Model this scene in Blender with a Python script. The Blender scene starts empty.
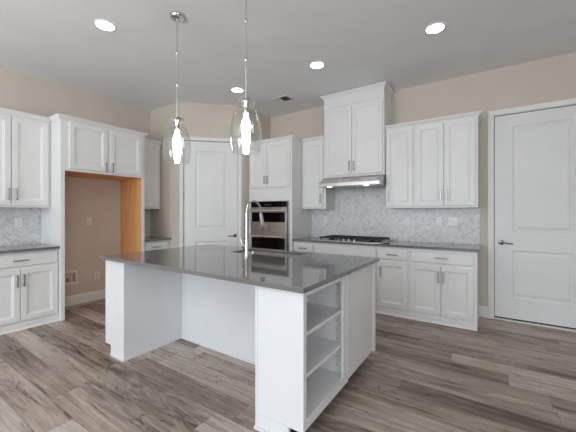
import bpy, bmesh, math
from mathutils import Vector

# ------------------------------------------------------------------ camera, world, light, exposure
SC = bpy.context.scene
COL = SC.collection
cam_data = bpy.data.cameras.new('camera')
cam = bpy.data.objects.new('camera', cam_data)
COL.objects.link(cam)
SC.camera = cam
cam_data.sensor_fit = 'HORIZONTAL'
cam_data.sensor_width = 36.0
cam_data.lens = 304.916 / 576 * 36.0
cam_data.shift_y = -3.0 / 576
cam_data.clip_start = 0.02
cam.location = (0, 0, 1.31)
cam.rotation_euler = (math.radians(90), 0, math.radians(33.654))

world = bpy.data.worlds.new('daylight')
SC.world = world
world.use_nodes = True
bg = world.node_tree.nodes['Background']
bg.inputs['Color'].default_value = (0.78, 0.88, 1.0, 1)
bg.inputs['Strength'].default_value = 1.0

CEIL = 3.09
XL, YB = -4.96, 4.56          # left wall and back wall faces
XR, YR = 3.4, -5.4            # right and rear wall faces


def area_light(name, loc, rot, sx, sy, power, color):
    l = bpy.data.lights.new(name, 'AREA')
    l.shape = 'RECTANGLE'
    l.size, l.size_y = sx, sy
    l.energy = power
    l.color = color
    o = bpy.data.objects.new(name, l)
    COL.objects.link(o)
    o.location = loc
    o.rotation_euler = rot
    return o


# added area lights acting as daylight at the invented rear and right windows
WIN_REAR = [(-4.0, -2.3), (-1.7, 0.0), (0.6, 2.3)]
P_REAR, P_RIGHT, P_BOUNCE = (104, 60, 44), 62, 154
for (wx0, wx1), pw_ in zip(WIN_REAR, P_REAR):
    area_light('window_daylight', ((wx0 + wx1) / 2, YR - 0.03, 1.35), (math.radians(90), 0, 0),
               wx1 - wx0 - 0.12, 2.1, pw_, (0.79, 0.91, 1.0))
area_light('window_daylight', (XR + 0.03, -1.6, 1.45), (math.radians(90), 0, math.radians(90)),
           2.0, 1.7, P_RIGHT, (0.93, 0.97, 1.0))
# added upward fill light behind the viewpoint, to brighten the ceiling
area_light('added_ceiling_fill', (-1.8, -2.4, 1.7), (math.radians(180), 0, 0), 2.2, 2.2, P_BOUNCE, (0.95, 0.98, 1.0))

vs = SC.view_settings
vs.view_transform = 'Standard'
vs.look = 'None'
vs.gamma = 1.0
vs.use_curve_mapping = False
vs.exposure = 0.07
SC.cycles.max_bounces = 10
SC.cycles.diffuse_bounces = 6
SC.cycles.transparent_max_bounces = 16
SC.cycles.use_denoising = True
SC.cycles.sample_clamp_indirect = 6.0
SC.cycles.caustics_reflective = False
SC.cycles.caustics_refractive = False


# ------------------------------------------------------------------ materials
def lin(c):
    return tuple(((v / 255) / 12.92 if v / 255 <= 0.04045 else ((v / 255 + 0.055) / 1.055) ** 2.4) for v in c) + (1,)


def mat(name, rgb, rough=0.5, metal=0.0, spec=0.5, emit=None, estr=0.0):
    m = bpy.data.materials.new(name)
    m.use_nodes = True
    b = m.node_tree.nodes['Principled BSDF']
    b.inputs['Base Color'].default_value = lin(rgb)
    b.inputs['Roughness'].default_value = rough
    b.inputs['Metallic'].default_value = metal
    b.inputs['Specular IOR Level'].default_value = spec
    if emit:
        b.inputs['Emission Color'].default_value = lin(emit)
        b.inputs['Emission Strength'].default_value = estr
    return m


class G:
    """tiny node-graph writer: values are sockets or floats"""
    def __init__(self, m):
        self.t = m.node_tree
        self.b = self.t.nodes['Principled BSDF']

    def new(self, kind, **kw):
        n = self.t.nodes.new(kind)
        for k, v in kw.items():
            setattr(n, k, v)
        return n

    def put(self, sock, v):
        if isinstance(v, bpy.types.NodeSocket):
            self.t.links.new(v, sock)
        else:
            sock.default_value = v

    def m(self, op, a, b=0.0, c=0.0):
        n = self.new('ShaderNodeMath', operation=op)
        self.put(n.inputs[0], a)
        self.put(n.inputs[1], b)
        self.put(n.inputs[2], c)
        return n.outputs[0]

    def xyz(self, v):
        n = self.new('ShaderNodeSeparateXYZ')
        self.put(n.inputs[0], v)
        return n.outputs

    def vec(self, x, y, z=0.0):
        n = self.new('ShaderNodeCombineXYZ')
        for i, v in enumerate((x, y, z)):
            self.put(n.inputs[i], v)
        return n.outputs[0]

    def obj(self):
        return self.new('ShaderNodeTexCoord').outputs['Object']

    def noise(self, v, scale, detail=3.0, rough=0.5, dist=0.0):
        n = self.new('ShaderNodeTexNoise')
        self.put(n.inputs['Vector'], v)
        n.inputs['Scale'].default_value = scale
        n.inputs['Detail'].default_value = detail
        n.inputs['Roughness'].default_value = rough
        n.inputs['Distortion'].default_value = dist
        return n.outputs['Fac']

    def white(self, v):
        n = self.new('ShaderNodeTexWhiteNoise', noise_dimensions='3D')
        self.put(n.inputs['Vector'], v)
        return n.outputs['Value']

    def ramp(self, f, stops):
        n = self.new('ShaderNodeValToRGB')
        self.put(n.inputs[0], f)
        e = n.color_ramp.elements
        while len(e) < len(stops):
            e.new(0.5)
        for k, (p, c) in enumerate(stops):
            e[k].position = p
            e[k].color = lin(c)
        return n.outputs[0]

    def mix(self, f, a, b, mode='MIX'):
        n = self.new('ShaderNodeMix', data_type='RGBA', blend_type=mode)
        self.put(n.inputs[0], f)
        self.put(n.inputs[6], a)
        self.put(n.inputs[7], b)
        return n.outputs[2]

    def bump(self, h, strength, dist=0.002):
        n = self.new('ShaderNodeBump')
        n.inputs['Strength'].default_value = strength
        n.inputs['Distance'].default_value = dist
        self.put(n.inputs['Height'], h)
        self.t.links.new(n.outputs[0], self.b.inputs['Normal'])


def paint(name, rgb, rough, grain=0.15, scale=90):
    m = mat(name, rgb, rough)
    g = G(m)
    v = g.obj()
    n = g.noise(v, scale, 2)
    g.bump(n, grain, 0.0015)
    lo = tuple(int(c * 0.985) for c in rgb)
    g.put(g.b.inputs['Base Color'], g.ramp(g.noise(v, 3.0, 2), [(0.3, lo), (0.7, rgb)]))
    return m


M_WHITE = paint('white_cabinet_paint', (227, 227, 226), 0.38, 0.03, 60)
M_ISLAND = paint('cool_lit_white_island_paint', (223, 224, 226), 0.38, 0.03, 60)  # cooler white, also toned down for the cool, softer light on the island fronts
M_DOOR = paint('white_door_paint', (226, 226, 226), 0.42, 0.04, 60)
M_TRIM = paint('white_trim_paint', (228, 227, 224), 0.42, 0.03, 60)
M_WALL = paint('tan_wall_paint', (205, 194, 182), 0.85, 0.25, 140)
M_CEIL = paint('ceiling_paint', (231, 233, 235), 0.9, 0.3, 120)
M_CHROME = mat('polished_chrome', (215, 215, 215), 0.08, 1.0)
M_NICKEL = mat('brushed_nickel', (150, 150, 150), 0.28, 1.0)
M_DARKNICKEL = mat('satin_nickel_lever', (120, 118, 115), 0.25, 1.0)
M_STEEL = mat('stainless_steel', (192, 191, 190), 0.28, 1.0)
M_BRIGHT = mat('reflection_bright_steel', (235, 234, 232), 0.22, 1.0)  # paler than the oven steel: window reflection on the handles put into the colour
M_BLACK = mat('black_glass', (5, 5, 6), 0.12, 0.0, 0.22)
M_IRON = mat('cast_iron', (22, 21, 20), 0.55)
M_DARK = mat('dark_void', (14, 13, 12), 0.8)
M_PLASTIC = mat('white_plastic', (232, 231, 228), 0.35)
M_IVORY = mat('light_almond_plastic', (222, 216, 204), 0.4)
M_SLOT = mat('socket_slot', (60, 58, 55), 0.6)
M_BULB = mat('lit_bulb', (255, 250, 240), 0.4, emit=(255, 243, 228), estr=38.0)
M_LED = mat('lit_downlight', (255, 252, 245), 0.4, emit=(255, 250, 242), estr=12.0)
M_HOODLAMP = mat('lit_hood_lamp', (255, 250, 240), 0.4, emit=(255, 246, 230), estr=5.0)


def maple():
    m = mat('raw_maple_veneer', (220, 142, 84), 0.55)
    g = G(m)
    x, y, z = g.xyz(g.obj())
    v = g.vec(g.m('MULTIPLY', x, 14), g.m('MULTIPLY', y, 14), g.m('MULTIPLY', z, 1.2))
    n = g.noise(v, 1.6, 4, 0.55, 0.6)
    g.put(g.b.inputs['Base Color'], g.ramp(n, [(0.3, (214, 150, 92)), (0.7, (234, 176, 118))]))
    return m


def quartz(name, base, fleck, rough):
    m = mat(name, base, rough, 0.0, 0.85)
    g = G(m)
    v = g.obj()
    n = g.noise(v, 260, 2, 0.6)
    n2 = g.noise(v, 60, 3, 0.6)
    c = g.ramp(n, [(0.35, tuple(int(k * 0.9) for k in base)), (0.55, base), (0.72, fleck)])
    c = g.mix(g.m('MULTIPLY', n2, 0.25), c, lin(tuple(int(k * 0.92) for k in base)))
    g.put(g.b.inputs['Base Color'], c)
    return m


def wood_floor():
    m = mat('grey_brown_plank_floor', (120, 108, 98), 0.36, 0.0, 0.4)
    g = G(m)
    x, y, z = g.xyz(g.obj())
    PW, PL = 0.182, 1.22
    ry = g.m('DIVIDE', g.m('ADD', y, 0.05), PW)
    row = g.m('FLOOR', ry)
    off = g.white(g.vec(row, 3.7, 1.1))
    rx = g.m('ADD', g.m('DIVIDE', x, PL), g.m('MULTIPLY', off, 7.0))
    colm = g.m('FLOOR', rx)
    rnd = g.white(g.vec(row, colm, 0.3))
    rnd2 = g.white(g.vec(row, colm, 5.3))
    fy = g.m('FRACT', ry)
    fx = g.m('FRACT', rx)
    # long soft grain, shifted per plank
    gx = g.m('ADD', x, g.m('MULTIPLY', rnd, 37.0))
    gy = g.m('ADD', y, g.m('MULTIPLY', rnd2, 11.0))
    grain = g.noise(g.vec(g.m('MULTIPLY', gx, 1.1), g.m('MULTIPLY', gy, 34.0), 0.0), 1.0, 5, 0.58, 0.5)
    swirl = g.noise(g.vec(g.m('MULTIPLY', gx, 1.1), g.m('MULTIPLY', gy, 5.5), 2.0), 1.0, 2, 0.45, 0.9)
    rings = g.m('SINE', g.m('MULTIPLY', swirl, 52.0))
    rings = g.m('MULTIPLY', g.m('ADD', rings, 1.0), 0.5)
    patch = g.noise(g.vec(g.m('MULTIPLY', gx, 1.2), g.m('MULTIPLY', gy, 5.0), 7.0), 1.0, 3, 0.55, 0.5)
    fine = g.noise(g.vec(g.m('MULTIPLY', gx, 7.0), g.m('MULTIPLY', gy, 150.0), 0.0), 1.0, 3, 0.6)
    # knots
    vor = g.new('ShaderNodeTexVoronoi', feature='F1')
    g.put(vor.inputs['Vector'], g.vec(g.m('MULTIPLY', gx, 7.0), g.m('MULTIPLY', gy, 14.0), 0.0))
    vor.inputs['Scale'].default_value = 1.0
    vd = g.m('ADD', vor.outputs['Distance'], g.m('MULTIPLY', g.m('SUBTRACT', grain, 0.5), 0.25))
    knot = g.m('SUBTRACT', 1.0, g.m('SMOOTH_MIN', g.m('MULTIPLY', vd, 6.5), 1.0, 0.15))
    knot = g.m('MULTIPLY', g.m('MAXIMUM', knot, 0.0), g.m('GREATER_THAN', g.noise(g.vec(g.m('MULTIPLY', gx, 1.6), g.m('MULTIPLY', gy, 4.0), 15.0), 1.0, 2), 0.50))
    t = g.m('ADD', g.m('MULTIPLY', grain, 0.44), g.m('MULTIPLY', fine, 0.28))
    t = g.m('ADD', t, g.m('MULTIPLY', g.m('MULTIPLY', rings, 0.09), g.m('GREATER_THAN', rnd2, 0.55)))
    t = g.m('ADD', t, g.m('MULTIPLY', patch, 0.42))
    t = g.m('ADD', t, g.m('MULTIPLY', g.m('SUBTRACT', rnd, 0.5), 0.22))
    streak = g.noise(g.vec(g.m('MULTIPLY', gx, 0.9), g.m('MULTIPLY', gy, 13.0), 4.0), 1.0, 4, 0.6, 0.8)
    streak = g.m('MULTIPLY', g.m('MAXIMUM', g.m('SUBTRACT', streak, 0.57), 0.0), 1.7)
    vn = g.noise(g.vec(g.m('MULTIPLY', gx, 1.5), g.m('MULTIPLY', gy, 11.0), 9.0), 1.0, 4, 0.55, 1.0)
    va = g.m('ABSOLUTE', g.m('SUBTRACT', vn, 0.5))
    vein = g.m('MAXIMUM', g.m('SUBTRACT', 1.0, g.m('MULTIPLY', va, 55.0)), 0.0)
    vmask = g.m('MAXIMUM', g.m('MULTIPLY', g.m('SUBTRACT', g.noise(g.vec(g.m('MULTIPLY', gx, 1.5), g.m('MULTIPLY', gy, 3.0), 21.0), 1.0, 2), 0.42), 4.0), 0.0)
    vein = g.m('MULTIPLY', vein, g.m('MINIMUM', vmask, 1.0))
    streak = g.m('ADD', streak, g.m('MULTIPLY', vein, 0.24))
    t = g.m('SUBTRACT', t, streak)
    t = g.m('SUBTRACT', t, 0.12)
    c = g.ramp(t, [(0.20, (82, 67, 58)), (0.36, (132, 115, 104)), (0.52, (172, 156, 144)), (0.70, (202, 188, 177))])
    tint = g.mix(g.m('MULTIPLY', rnd2, 0.5), (1, 1, 1, 1), (0.93, 0.99, 1.04, 1))
    c = g.mix(1.0, c, tint, 'MULTIPLY')
    c = g.mix(g.m('MULTIPLY', knot, 0.9), c, lin((48, 40, 36)))
    ey = g.m('MULTIPLY', g.m('MINIMUM', fy, g.m('SUBTRACT', 1.0, fy)), PW)
    ex = g.m('MULTIPLY', g.m('MINIMUM', fx, g.m('SUBTRACT', 1.0, fx)), PL)
    seam = g.m('LESS_THAN', g.m('MINIMUM', ex, ey), 0.0016)
    c = g.mix(g.m('MULTIPLY', seam, 0.6), c, lin((60, 52, 46)))
    g.put(g.b.inputs['Base Color'], c)
    g.put(g.b.inputs['Roughness'], g.m('ADD', 0.30, g.m('MULTIPLY', grain, 0.18)))
    g.bump(g.m('SUBTRACT', t, seam), 0.18, 0.002)
    return m


def herringbone(name, horizontal_axis):
    """small grey marble tiles laid in herringbone at 45 degrees on an upright wall"""
    m = mat(name, (205, 205, 205), 0.3)
    g = G(m)
    X, Y, Z = g.xyz(g.obj())
    h = X if horizontal_axis == 'X' else Y
    s = 0.7071 / 0.021
    u = g.m('MULTIPLY', g.m('ADD', h, Z), s)
    v = g.m('MULTIPLY', g.m('SUBTRACT', Z, h), s)
    i, j = g.m('FLOOR', u), g.m('FLOOR', v)
    fu, fv = g.m('FRACT', u), g.m('FRACT', v)
    n = 3.0
    k = g.m('FLOORED_MODULO', g.m('SUBTRACT', i, j), 2 * n)
    hz = g.m('LESS_THAN', k, n - 0.5)
    k2 = g.m('SUBTRACT', k, n)
    along = g.m('ADD', g.m('MULTIPLY', hz, g.m('ADD', k, fu)),
                g.m('MULTIPLY', g.m('SUBTRACT', 1.0, hz), g.m('ADD', k2, g.m('SUBTRACT', 1.0, fv))))
    across = g.m('ADD', g.m('MULTIPLY', hz, fv), g.m('MULTIPLY', g.m('SUBTRACT', 1.0, hz), fu))
    ida = g.m('ADD', g.m('MULTIPLY', hz, g.m('SUBTRACT', i, k)), g.m('MULTIPLY', g.m('SUBTRACT', 1.0, hz), i))
    idb = g.m('ADD', g.m('MULTIPLY', hz, j), g.m('MULTIPLY', g.m('SUBTRACT', 1.0, hz), g.m('ADD', j, k2)))
    rnd = g.white(g.vec(ida, idb, hz))
    e = g.m('MINIMUM', g.m('MINIMUM', across, g.m('SUBTRACT', 1.0, across)),
            g.m('MINIMUM', along, g.m('SUBTRACT', n, along)))
    grout = g.m('LESS_THAN', e, 0.07)
    vein = g.noise(g.obj(), 26, 4, 0.6, 1.0)
    t = g.m('ADD', g.m('MULTIPLY', rnd, 0.62), g.m('MULTIPLY', vein, 0.4))
    c = g.ramp(t, [(0.15, (176, 177, 180)), (0.35, (200, 201, 203)), (0.65, (211, 211, 212)), (0.9, (222, 222, 222))])
    c = g.mix(g.m('MULTIPLY', grout, 0.8), c, lin((222, 221, 219)))
    g.put(g.b.inputs['Base Color'], c)
    g.bump(g.m('SUBTRACT', 1.0, grout), 0.25, 0.001)
    return m


def thin_glass():
    m = bpy.data.materials.new('clear_blown_glass')
    m.use_nodes = True
    t = m.node_tree
    t.nodes.clear()
    out = t.nodes.new('ShaderNodeOutputMaterial')
    tr = t.nodes.new('ShaderNodeBsdfTransparent')
    tr.inputs[0].default_value = (0.95, 0.955, 0.95, 1)
    gl = t.nodes.new('ShaderNodeBsdfGlossy')
    gl.inputs['Roughness'].default_value = 0.03
    gl.inputs[0].default_value = (0.95, 0.95, 0.95, 1)
    lw = t.nodes.new('ShaderNodeLayerWeight')
    lw.inputs['Blend'].default_value = 0.5
    pw_ = t.nodes.new('ShaderNodeMath')
    pw_.operation = 'POWER'
    pw_.inputs[1].default_value = 3.0
    t.links.new(lw.outputs['Facing'], pw_.inputs[0])
    ad = t.nodes.new('ShaderNodeMath')
    ad.operation = 'MULTIPLY_ADD'
    ad.inputs[1].default_value = 0.6
    ad.inputs[2].default_value = 0.05
    t.links.new(pw_.outputs[0], ad.inputs[0])
    mx = t.nodes.new('ShaderNodeMixShader')
    t.links.new(ad.outputs[0], mx.inputs[0])
    t.links.new(tr.outputs[0], mx.inputs[1])
    t.links.new(gl.outputs[0], mx.inputs[2])
    t.links.new(mx.outputs[0], out.inputs[0])
    return m


M_MAPLE = maple()
M_QUARTZ = quartz('grey_quartz', (110, 109, 109), (142, 141, 140), 0.045)
M_FLOOR = wood_floor()
M_TILE_X = herringbone('herringbone_marble_tile', 'X')
M_TILE_Y = herringbone('herringbone_marble_tile_side', 'Y')
M_GLASS = thin_glass()


# ------------------------------------------------------------------ mesh helpers
class MB:
    def __init__(self):
        self.bm = bmesh.new()

    def box(self, x0, x1, y0, y1, z0, z1):
        v = [self.bm.verts.new(p) for p in ((x0, y0, z0), (x1, y0, z0), (x1, y1, z0), (x0, y1, z0),
                                            (x0, y0, z1), (x1, y0, z1), (x1, y1, z1), (x0, y1, z1))]
        for f in ((3, 2, 1, 0), (4, 5, 6, 7), (0, 1, 5, 4), (1, 2, 6, 5), (2, 3, 7, 6), (3, 0, 4, 7)):
            self.bm.faces.new([v[i] for i in f])
        return self

    def loops(self, rings, cap0=True, cap1=True):
        """closed rings of equal length joined by quads"""
        R = [[self.bm.verts.new(p) for p in r] for r in rings]
        n = len(R[0])
        for a, b in zip(R, R[1:]):
            for i in range(n):
                self.bm.faces.new((a[i], a[(i + 1) % n], b[(i + 1) % n], b[i]))
        if cap0:
            self.bm.faces.new(list(reversed(R[0])))
        if cap1:
            self.bm.faces.new(R[-1])
        return self

    def tube(self, pts, r, n=12, caps=True):
        pts = [Vector(p) for p in pts]
        rad = r if isinstance(r, (list, tuple)) else [r] * len(pts)
        t0 = (pts[1] - pts[0]).normalized()
        up = Vector((0, 0, 1)) if abs(t0.z) < 0.9 else Vector((1, 0, 0))
        a = t0.cross(up).normalized()
        rings = []
        for k, p in enumerate(pts):
            t = (pts[min(k + 1, len(pts) - 1)] - pts[max(k - 1, 0)]).normalized()
            a = (a - t * a.dot(t)).normalized()
            b = t.cross(a)
            rings.append([p + (a * math.cos(2 * math.pi * i / n) + b * math.sin(2 * math.pi * i / n)) * rad[k] for i in range(n)])
        return self.loops(rings, caps, caps)

    def lathe(self, prof, c=(0, 0, 0), n=32, cap0=True, cap1=True):
        rings = [[(c[0] + r * math.cos(2 * math.pi * i / n), c[1] + r * math.sin(2 * math.pi * i / n), c[2] + z)
                  for i in range(n)] for r, z in prof]
        return self.loops(rings, cap0, cap1)

    def grid(self, us, vs_, holes, w0, w1, axes):
        """slab on a u/v grid from depth w0 to w1, without the cells whose centre lies in a hole; axes maps (u, v, w) to xyz"""
        us, vs_ = sorted(set(us)), sorted(set(vs_))
        P = {}

        def vert(i, j, s):
            if (i, j, s) not in P:
                P[i, j, s] = self.bm.verts.new(axes(us[i], vs_[j], (w0, w1)[s]))
            return P[i, j, s]

        def solid(i, j):
            if not (0 <= i < len(us) - 1 and 0 <= j < len(vs_) - 1):
                return False
            cu, cv = (us[i] + us[i + 1]) / 2, (vs_[j] + vs_[j + 1]) / 2
            return not any(a < cu < b and c < cv < d for a, b, c, d in holes)
        for i in range(len(us) - 1):
            for j in range(len(vs_) - 1):
                if not solid(i, j):
                    continue
                q = ((i, j), (i + 1, j), (i + 1, j + 1), (i, j + 1))
                self.bm.faces.new([vert(a, b, 0) for a, b in q])
                self.bm.faces.new([vert(a, b, 1) for a, b in reversed(q)])
                for (p, r, di, dj) in ((q[0], q[1], 0, -1), (q[1], q[2], 1, 0), (q[2], q[3], 0, 1), (q[3], q[0], -1, 0)):
                    if not solid(i + di, j + dj):
                        self.bm.faces.new((vert(*r, 0), vert(*p, 0), vert(*p, 1), vert(*r, 1)))
        return self

    def slab(self, u0, u1, v0, v1, holes, w0, w1, axes):
        us, vv = [u0, u1], [v0, v1]
        for a, b, c, d in holes:
            us += [max(u0, a), min(u1, b)]
            vv += [max(v0, c), min(v1, d)]
        return self.grid(us, vv, holes, w0, w1, axes)

    def build(self, name, material, parent=None, bevel=0.0, smooth=False):
        bmesh.ops.recalc_face_normals(self.bm, faces=self.bm.faces[:])
        me = bpy.data.meshes.new(name)
        self.bm.to_mesh(me)
        self.bm.free()
        me.materials.append(material)
        o = bpy.data.objects.new(name, me)
        COL.objects.link(o)
        if parent:
            o.parent = parent
        if smooth:
            for p in me.polygons:
                p.use_smooth = True
            try:
                me.set_sharp_from_angle(angle=math.radians(40))
            except Exception:
                pass
        if bevel:
            b = o.modifiers.new('edge', 'BEVEL')
            b.width = bevel
            b.segments = 2
            b.limit_method = 'ANGLE'
            b.angle_limit = math.radians(35)
        return o


XZ = lambda u, v, w: (u, w, v)
YZ = lambda u, v, w: (w, u, v)
XY = lambda u, v, w: (u, v, w)


def thing(name, label, cat, loc=(0, 0, 0), rz=0.0, group=None):
    o = bpy.data.objects.new(name, None)
    o.empty_display_size = 0.1
    COL.objects.link(o)
    o.location = loc
    o.rotation_euler = (0, 0, rz)
    tag(o, label, cat, group)
    return o


def tag(o, label, cat, group=None):
    o['label'] = label
    o['category'] = cat
    if group:
        o['group'] = group
    return o


def struct(o, label, cat):
    o['kind'] = 'structure'
    o['label'] = label
    o['category'] = cat
    return o


# ------------------------------------------------------------------ the room
W = 0.14
struct(MB().box(XL - 0.2, XR + 0.2, YR - 0.2, YB + 0.2, -0.12, 0.0).build('floor', M_FLOOR),
       'grey brown wood plank floor with knots', 'floor')
struct(MB().box(XL - 0.2, XR + 0.2, YR - 0.2, YB + 0.2, CEIL, CEIL + 0.12).build('ceiling', M_CEIL),
       'smooth pale grey painted ceiling', 'ceiling')
NICHE = (1.785, 1.96, 0.318, 0.472)      # hole for the water box in the refrigerator alcove
struct(MB().slab(YR, YB + W, 0, CEIL, [NICHE], XL - W, XL, YZ).build('wall_left', M_WALL),
       'tan painted wall behind the left cabinets and refrigerator alcove', 'wall')
struct(MB().slab(XL, XR, 0, CEIL, [(0.03, 0.95, -1, 2.512)], YB, YB + W, XZ).build('wall_back', M_WALL),
       'tan painted wall behind the cooktop run and right door', 'wall')
REAR_HOLES = [(a, b, 0.25, 2.45) for a, b in WIN_REAR]
struct(MB().slab(XL, XR, 0, CEIL, REAR_HOLES, YR - W, YR, XZ).build('wall_rear', M_WALL),
       'unseen tan painted wall with invented tall windows behind the viewer', 'wall')
struct(MB().slab(YR, YB, 0, CEIL, [(-2.65, -0.55, 0.55, 2.35)], XR, XR + W, YZ).build('wall_right', M_WALL),
       'unseen tan painted wall with an invented window at the right end of the room', 'wall')
# the corner pantry: two short returns and the diagonal wall with its door
PA, PB = Vector((-4.15, 3.10, 0)), Vector((-3.43, 3.82, 0))
PLEN = (PB - PA).length
struct(MB().box(XL, -4.15, 3.10, 3.20, 0, CEIL).build('wall_pantry_left', M_WALL),
       'short tan wall between the small left counter and the pantry door', 'wall')
struct(MB().box(-3.53, -3.43, 3.82, YB, 0, CEIL).build('wall_pantry_right', M_WALL),
       'short tan wall between the pantry door and oven cabinet', 'wall')
pw = MB().slab(0, PLEN, 0, CEIL, [(0.06, 0.928, -1, 2.482)], 0.0, 0.10, XZ).build('wall_pantry_diagonal', M_WALL)
pw.location = PA
pw.rotation_euler = (0, 0, math.radians(45))
struct(pw, 'diagonal tan wall around the pantry door', 'wall')

BASE_PROF = [(0, 0), (0.014, 0), (0.014, 0.115), (0.010, 0.125), (0.006, 0.135), (0, 0.138)]


def baseboard(name, p0, p1, out, label):
    """skirting from p0 to p1, its profile facing the direction out"""
    d = Vector((out[0], out[1], 0)).normalized()
    rings = [[(p[0] + d.x * a, p[1] + d.y * a, z) for a, z in BASE_PROF] for p in (p0, p1)]
    struct(MB().loops(rings).build(name, M_TRIM), label, 'baseboard')


baseboard('baseboard_left', (XL, 1.60), (XL, 2.57), (1, 0), 'white baseboard in the refrigerator alcove')
baseboard('baseboard_left_front', (XL, YR), (XL, 0.77), (1, 0), 'white baseboard left of the left cabinets')
baseboard('baseboard_back', (-0.127, YB), (-0.034, YB), (0, -1), 'short white baseboard between the cooktop cabinets and right door')
baseboard('baseboard_back_right', (1.02, YB), (XR, YB), (0, -1), 'white baseboard right of the right door')
baseboard('baseboard_right', (XR, YR), (XR, YB), (-1, 0), 'white baseboard along the right wall')
baseboard('baseboard_pantry', (-4.37, 3.10), (-4.15, 3.10), (0, -1), 'white baseboard beside the small left base cabinet')


def two_panel_door(mb, w, h, xs, zs, y, th):
    """door slab with moulded recessed panels; front at y, facing -y"""
    x = [0, xs[0], xs[1], w]
    z = [0, zs[0], zs[1], zs[2], zs[3], h]
    B = mb.bm
    for i in range(3):
        for j in range(5):
            a, b, c, d = x[i], x[i + 1], z[j], z[j + 1]
            if i == 1 and j in (1, 3):
                prof = [(0, 0), (0.004, 0.004), (0.016, 0.012), (0.026, 0.012), (0.050, 0.005), (0.056, 0.004)]
                rings = [[(a + o, y + e, c + o), (b - o, y + e, c + o), (b - o, y + e, d - o), (a + o, y + e, d - o)] for o, e in prof]
                mb.loops(rings, False, True)
            else:
                B.faces.new([B.verts.new(p) for p in ((a, y, c), (b, y, c), (b, y, d), (a, y, d))])
    ring = lambda yy: [(0, yy, 0), (w, yy, 0), (w, yy, h), (0, yy, h)]
    mb.loops([ring(y), ring(y + th)], False, True)
    bmesh.ops.remove_doubles(B, verts=B.verts[:], dist=1e-5)


def casing_rings(x0, x1, h, wd, y):
    """mitred architrave round a door opening, profile facing -y"""
    prof = [(0, 0), (0, -0.010), (0.012, -0.015), (0.045, -0.018), (wd - 0.006, -0.020), (wd, -0.016), (wd, 0)]
    path = [(x0, 0, -1, 0), (x0, h, -1, 1), (x1, h, 1, 1), (x1, 0, 1, 0)]
    return [[(px + sx * o, y + d, pz + sz * o) for o, d in prof] for px, pz, sx, sz in path]


def lever_handle(parent, x, z, y, direction):
    mb = MB()
    mb.tube([(x, y, z), (x, y - 0.008, z), (x, y - 0.010, z)], [0.030, 0.030, 0.026], 20)
    h = mb.build('door_handle', M_DARKNICKEL, parent, smooth=True)
    h['label'] = 'satin nickel lever handle'
    mb = MB()
    mb.tube([(x, y - 0.008, z), (x, y - 0.045, z), (x + direction * 0.012, y - 0.052, z), (x + direction * 0.05, y - 0.052, z - 0.003),
             (x + direction * 0.115, y - 0.048, z - 0.012)], [0.011, 0.010, 0.010, 0.009, 0.007], 12)
    mb.build('lever', M_DARKNICKEL, h, smooth=True)
    return h


def interior_door(name, loc, rz, x0, x1, h, z0, xs, zs, handle, hand_dir, hinge_side, wd, label):
    d = bpy.data.objects.new(name, None)
    COL.objects.link(d)
    d.location = loc
    d.rotation_euler = (0, 0, rz)
    struct(d, label, 'door')
    mb = MB()
    w = x1 - x0 - 0.012
    two_panel_door(mb, w, h - z0 - 0.005, [v - x0 for v in xs], [v - z0 for v in zs], 0.012, 0.038)
    for v in mb.bm.verts:
        v.co += Vector((x0 + 0.006, 0, z0))
    s = mb.build('slab', M_DOOR, d)
    MB().loops(casing_rings(x0 - 0.004, x1 + 0.004, h + 0.004, wd, 0.0)).build('casing', M_TRIM, d)
    mb = MB()
    mb.box(x0 - 0.0045, x0 + 0.0005, 0.001, 0.095, 0, h + 0.006).box(x1 - 0.0005, x1 + 0.0045, 0.001, 0.095, 0, h + 0.006)
    mb.box(x0, x1, 0.001, 0.095, h + 0.002, h + 0.007)
    mb.box(x0, x0 + 0.012, 0.052, 0.064, 0, h).box(x1 - 0.012, x1, 0.052, 0.064, 0, h).box(x0, x1, 0.052, 0.064, h - 0.012, h)
    mb.build('jamb', M_TRIM, d)
    MB().box(x0, x1, -0.012, 0.10, 0.0005, 0.015).build('threshold', M_TRIM, d, bevel=0.003)
    MB().box(x0 + 0.001, x1 - 0.001, 0.035, 0.075, 0.0155, z0 - 0.0005).build('under_door_shade', M_DARK, d)  # dark strip imitating the shade under the door
    mb = MB()
    mb.box(x0 + 0.0008, x0 + 0.0055, 0.020, 0.050, 0.016, h - 0.006).box(x1 - 0.0055, x1 - 0.0008, 0.020, 0.050, 0.016, h - 0.006)
    mb.box(x0 + 0.0008, x1 - 0.0008, 0.020, 0.050, h - 0.0045, h + 0.0015)
    mb.build('door_gap_shade', M_DARK, d)  # dark strips standing for the shade in the gaps round the slab
    lever_handle(s, handle[0], handle[1], 0.012, hand_dir)
    ex = x1 if hinge_side < 0 else x0
    MB().box(ex - 0.006 if hinge_side < 0 else ex - 0.001, ex + 0.001 if hinge_side < 0 else ex + 0.006, 0.0085, 0.0125,
             handle[1] - 0.03, handle[1] + 0.03).build('latch_plate', M_DARKNICKEL, s)
    hx = x0 + 0.002 if hinge_side < 0 else x1 - 0.002
    for hz in (0.22, 0.90, 1.60, 2.28):
        MB().tube([(hx, 0.004, hz - 0.045), (hx, 0.004, hz + 0.045)], 0.007, 10).build('hinge', M_NICKEL, s, smooth=True)
    return d


interior_door('door_1', PA, math.radians(45), 0.062, 0.926, 2.478, 0.02, (0.239, 0.735), (0.26, 0.845, 1.057, 2.321),
              (0.876, 0.937), -1, -1, 0.056, 'white two panel pantry door in the diagonal corner wall')
interior_door('door_2', (0, YB - 0.001, 0), 0.0, 0.034, 0.946, 2.508, 0.034, (0.211, 0.766), (0.284, 0.858, 1.087, 2.36),
              (0.107, 0.949), 1, 1, 0.064, 'large white two panel door at the right of the cooktop run')

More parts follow.
